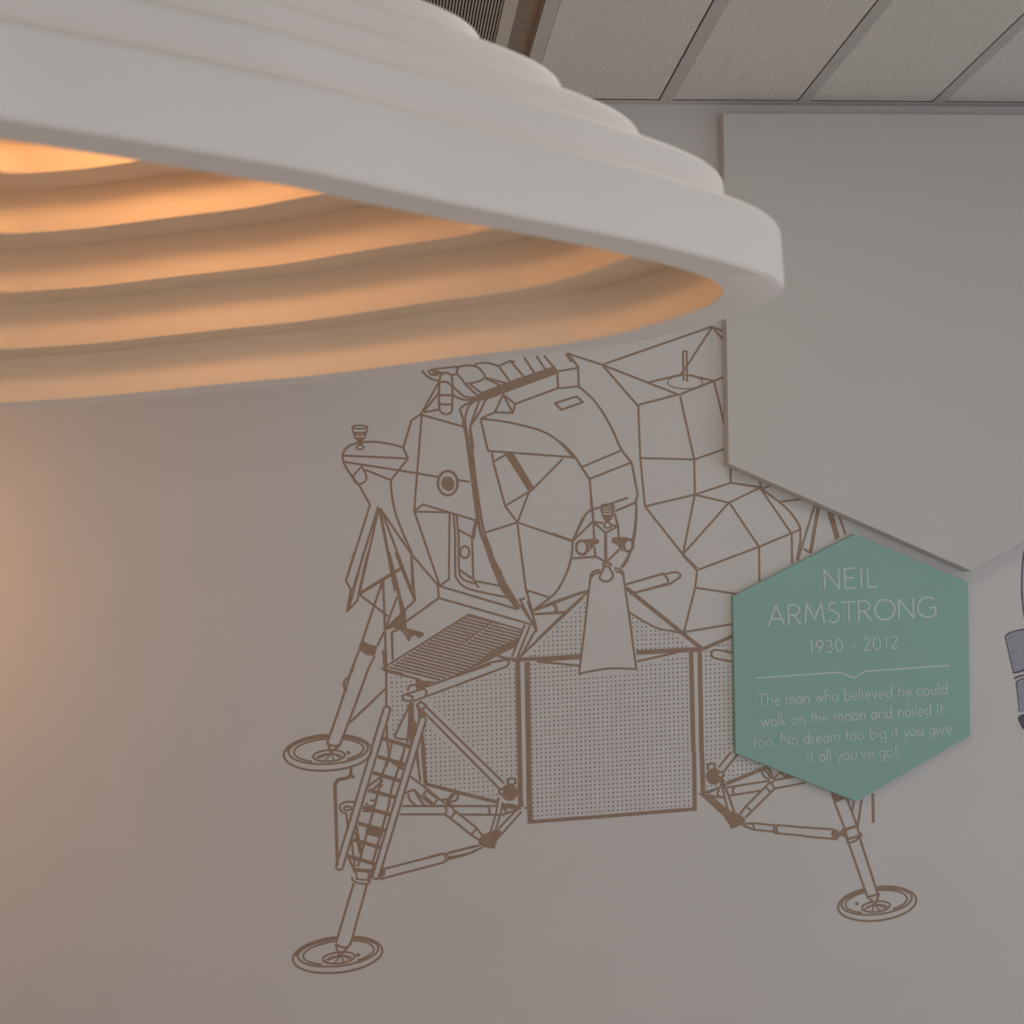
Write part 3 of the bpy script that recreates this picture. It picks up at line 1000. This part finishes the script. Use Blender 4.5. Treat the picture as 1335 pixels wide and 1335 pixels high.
# ------------------------------------------------------------------ lettering on the green sign
def A(cx, cy, rx, ry, a0, a1, n=12):
    return [(cx + rx*math.cos(math.radians(a0 + (a1-a0)*i/n)), cy + ry*math.sin(math.radians(a0 + (a1-a0)*i/n))) for i in range(n + 1)]
XH = 0.56
GL = {   # glyph: (advance, [polylines]); cap height 1
 'N': (.80, [[(0,0),(0,1),(.66,0),(.66,1)]]), 'E': (.62, [[(.48,0),(0,0),(0,1),(.48,1)], [(0,.52),(.42,.52)]]),
 'I': (.16, [[(0,0),(0,1)]]), 'L': (.58, [[(0,1),(0,0),(.46,0)]]), 'A': (.86, [[(0,0),(.37,1),(.74,0)], [(.13,.33),(.61,.33)]]),
 'R': (.68, [[(0,0),(0,1),(.24,1)] + A(.24,.74,.27,.26,90,-90) + [(0,.48)], [(.22,.48),(.56,0)]]),
 'M': (.98, [[(0,0),(.10,1),(.43,.22),(.76,1),(.86,0)]]),
 'S': (.58, [A(.24,.75,.20,.25,35,200) + A(.26,.27,.23,.27,70,-150)]),
 'T': (.70, [[(0,1),(.62,1)], [(.31,1),(.31,0)]]), 'O': (1.02, [A(.45,.5,.45,.51,0,360,28)]),
 'G': (.86, [A(.46,.5,.46,.51,48,320,22) + [(.80,.15),(.80,.47),(.52,.47)]]),
 '1': (.40, [[(.02,.86),(.20,1),(.20,0)]]), '9': (.58, [A(.25,.71,.23,.29,0,360,20), [(.48,.70),(.42,.42),(.16,-.02)]]),
 '3': (.56, [A(.20,.76,.20,.24,140,-80) + A(.20,.27,.24,.27,85,-140)]), '0': (.62, [A(.25,.5,.25,.5,0,360,24)]),
 '2': (.56, [A(.22,.75,.21,.25,160,-30) + [(.02,0),(.46,0)]]), '-': (.42, [[(.02,.40),(.30,.40)]]), ' ': (.28, []),
 'a': (.52, [A(.20,.27,.20,.28,0,360,18), [(.41,XH),(.41,0)]]), 'b': (.54, [[(.02,1.06),(.02,0)], A(.24,.27,.21,.28,0,360,18)]),
 'c': (.42, [A(.23,.27,.22,.28,50,310,14)]), 'd': (.54, [A(.20,.27,.20,.28,0,360,18), [(.42,1.06),(.42,0)]]),
 'e': (.50, [[(.02,.29),(.41,.29)] + A(.22,.27,.20,.28,8,315,16)]), 'f': (.28, [A(.22,.88,.13,.16,80,180,6) + [(.09,0)], [(0,XH),(.22,XH)]]),
 'g': (.52, [A(.20,.27,.20,.28,0,360,18), [(.41,XH),(.41,-.12)] + A(.21,-.12,.20,.20,0,-150,10)]),
 'h': (.50, [[(.02,1.06),(.02,0)], [(.02,.30)] + A(.21,.36,.18,.20,150,0,8) + [(.39,0)]]),
 'i': (.16, [[(.02,0),(.02,XH)], [(.02,.80),(.02,.88)]]), 'k': (.44, [[(.02,1.06),(.02,0)], [(.36,XH),(.03,.25),(.38,0)]]),
 'l': (.16, [[(.02,0),(.02,1.06)]]), 'm': (.76, [[(.02,0),(.02,XH)], [(.02,.30)] + A(.18,.38,.15,.18,150,0,8) + [(.33,0)], [(.33,.30)] + A(.49,.38,.15,.18,150,0,8) + [(.64,0)]]),
 'n': (.50, [[(.02,0),(.02,XH)], [(.02,.30)] + A(.21,.36,.18,.20,150,0,8) + [(.39,0)]]), 'o': (.54, [A(.22,.27,.22,.28,0,360,20)]),
 'r': (.32, [[(.02,0),(.02,XH)], [(.02,.30)] + A(.19,.36,.16,.19,150,75,5)]), 't': (.30, [[(.09,.84),(.09,.10)] + A(.19,.10,.10,.10,180,280,5), [(0,XH),(.24,XH)]]),
 'u': (.52, [[(.02,XH),(.02,.20)] + A(.20,.20,.18,.20,180,360,8) + [(.38,XH)], [(.38,.2),(.38,0)]]), 'v': (.46, [[(0,XH),(.19,0),(.38,XH)]]),
 'w': (.68, [[(0,XH),(.15,0),(.30,XH),(.45,0),(.60,XH)]]), 'y': (.46, [[(0,XH),(.20,.02)], [(.39,XH),(.10,-.30)]]),
 '.': (.18, [[(.03,0),(.03,.07)]]), "'": (.14, [[(.03,.86),(.01,1.04)]]),
}
def letter_line(text, p0, p1, cap, w, lean=0.04, gap=0.06):
    adv = sum(GL[ch][0] + gap for ch in text) - gap - 0.10
    ux, uy = (p1[0]-p0[0]) / adv, (p1[1]-p0[1]) / adv
    pr = Print(TT + PO); x = 0.0
    for ch in text:
        a, strokes = GL[ch]
        for st in strokes:
            pts = [(p0[0] + (x + u)*ux - v*cap*lean, p0[1] + (x + u)*uy - v*cap) for u, v in st]
            pr.line(pts, w)
        x += a + gap
    pr.build('lettering', M['letter'], teal)
letter_line('NEIL', (1075.3, 768.3), (1145.0, 764.6), 25.6, 2.0, gap=0.13)
letter_line('ARMSTRONG', (1001.8, 816.0), (1219, 804.0), 25.6, 2.1, gap=0.06)
letter_line('1930 - 2012', (1055.0, 851.6), (1170.0, 845.0), 15.6, 1.6, gap=0.09)
letter_line('The man who believed he could', (987.5, 920.6), (1234.8, 904.6), 15.4, 1.35)
letter_line('walk on the moon and nailed it', (993.0, 947.4), (1229.0, 931.0), 15.2, 1.35)
letter_line('too. No dream too big if you give', (983.0, 974.4), (1240.5, 956.0), 15.2, 1.35)
letter_line("it all you've got.", (1053.0, 993.6), (1174.0, 985.4), 15.2, 1.35)
rule = Print(TT + PO)
rule.line([(985, 883.9), (1095.8, 876.3), (1112.6, 884.0), (1128.3, 874.9), (1238.6, 867.5)], 1.7)
rule.build('divider_line', M['letter'], teal)

# ------------------------------------------------------------------ pencil drawing of an astronaut, cut by the right edge of the view
ac = on_wall(1350, 840)
astro = empty('astronaut_drawing', Vector((ac.x, WALL, ac.z)), 'grey pencil-style drawing of a gloved spacesuit arm at the right', 'mural')
pr = Print(PO)
pr.poly([(1310.5, 829.5), (1314, 826.5), (1322, 823), (1332, 821), (1350, 817), (1392, 806), (1400, 862), (1360, 870), (1335, 873.5), (1321, 877), (1316, 852)])
pr.poly([(1324.5, 890), (1335, 885), (1398, 876), (1404, 915), (1350, 928), (1329, 928.5), (1326.5, 908)])
pr.build('sleeve', M['sketch'], astro)
pr = Print(PO)
pr.poly(spline([(1333.2, 722), (1338, 716), (1360, 700), (1400, 690), (1420, 740), (1405, 800), (1345, 812), (1336, 806), (1333.4, 775)], True))
pr.poly([(1322.5, 881.5), (1335, 876), (1398, 866), (1398, 871), (1335, 881), (1324, 885.5)])
pr.build('suit_body', M['sketch_light'], astro)
def pencil(draw_fn):
    p = Print(PO + 0.0006); draw_fn(p); p.build('pencil_line', M['sketch_dark'], astro)
for pts, w in ((spline([(1336, 718), (1333.6, 732), (1332.4, 755), (1332.8, 780), (1336, 806)]), 1.6),
               (spline([(1310.6, 830), (1313.5, 843), (1317, 858), (1321, 876)]), 1.0),
               (spline([(1310.6, 830), (1315, 826), (1324, 822.5), (1332, 820.8), (1350, 817)]), 1.3),
               ([(1321, 877.2), (1328, 876.2), (1336, 873.4), (1398, 864)], 2.0),
               (spline([(1322.5, 884.8), (1328, 882.2), (1336, 880.4), (1398, 872)]), 1.9),
               (spline([(1324.5, 889.6), (1330, 886.2), (1338, 884.4), (1398, 876)]), 1.3),
               ([(1325, 890), (1327.4, 908), (1329, 928)], 0.9)):
    pencil(lambda p: p.line(pts, w))
pr = Print(PO + 0.0006)
pr.poly(spline([(1327.6, 936), (1331, 932.3), (1336, 931), (1352, 931), (1366, 940), (1358, 952), (1342, 953), (1334, 950), (1330, 943.5)], True))
pr.build('glove', M['sketch_dark'], astro)
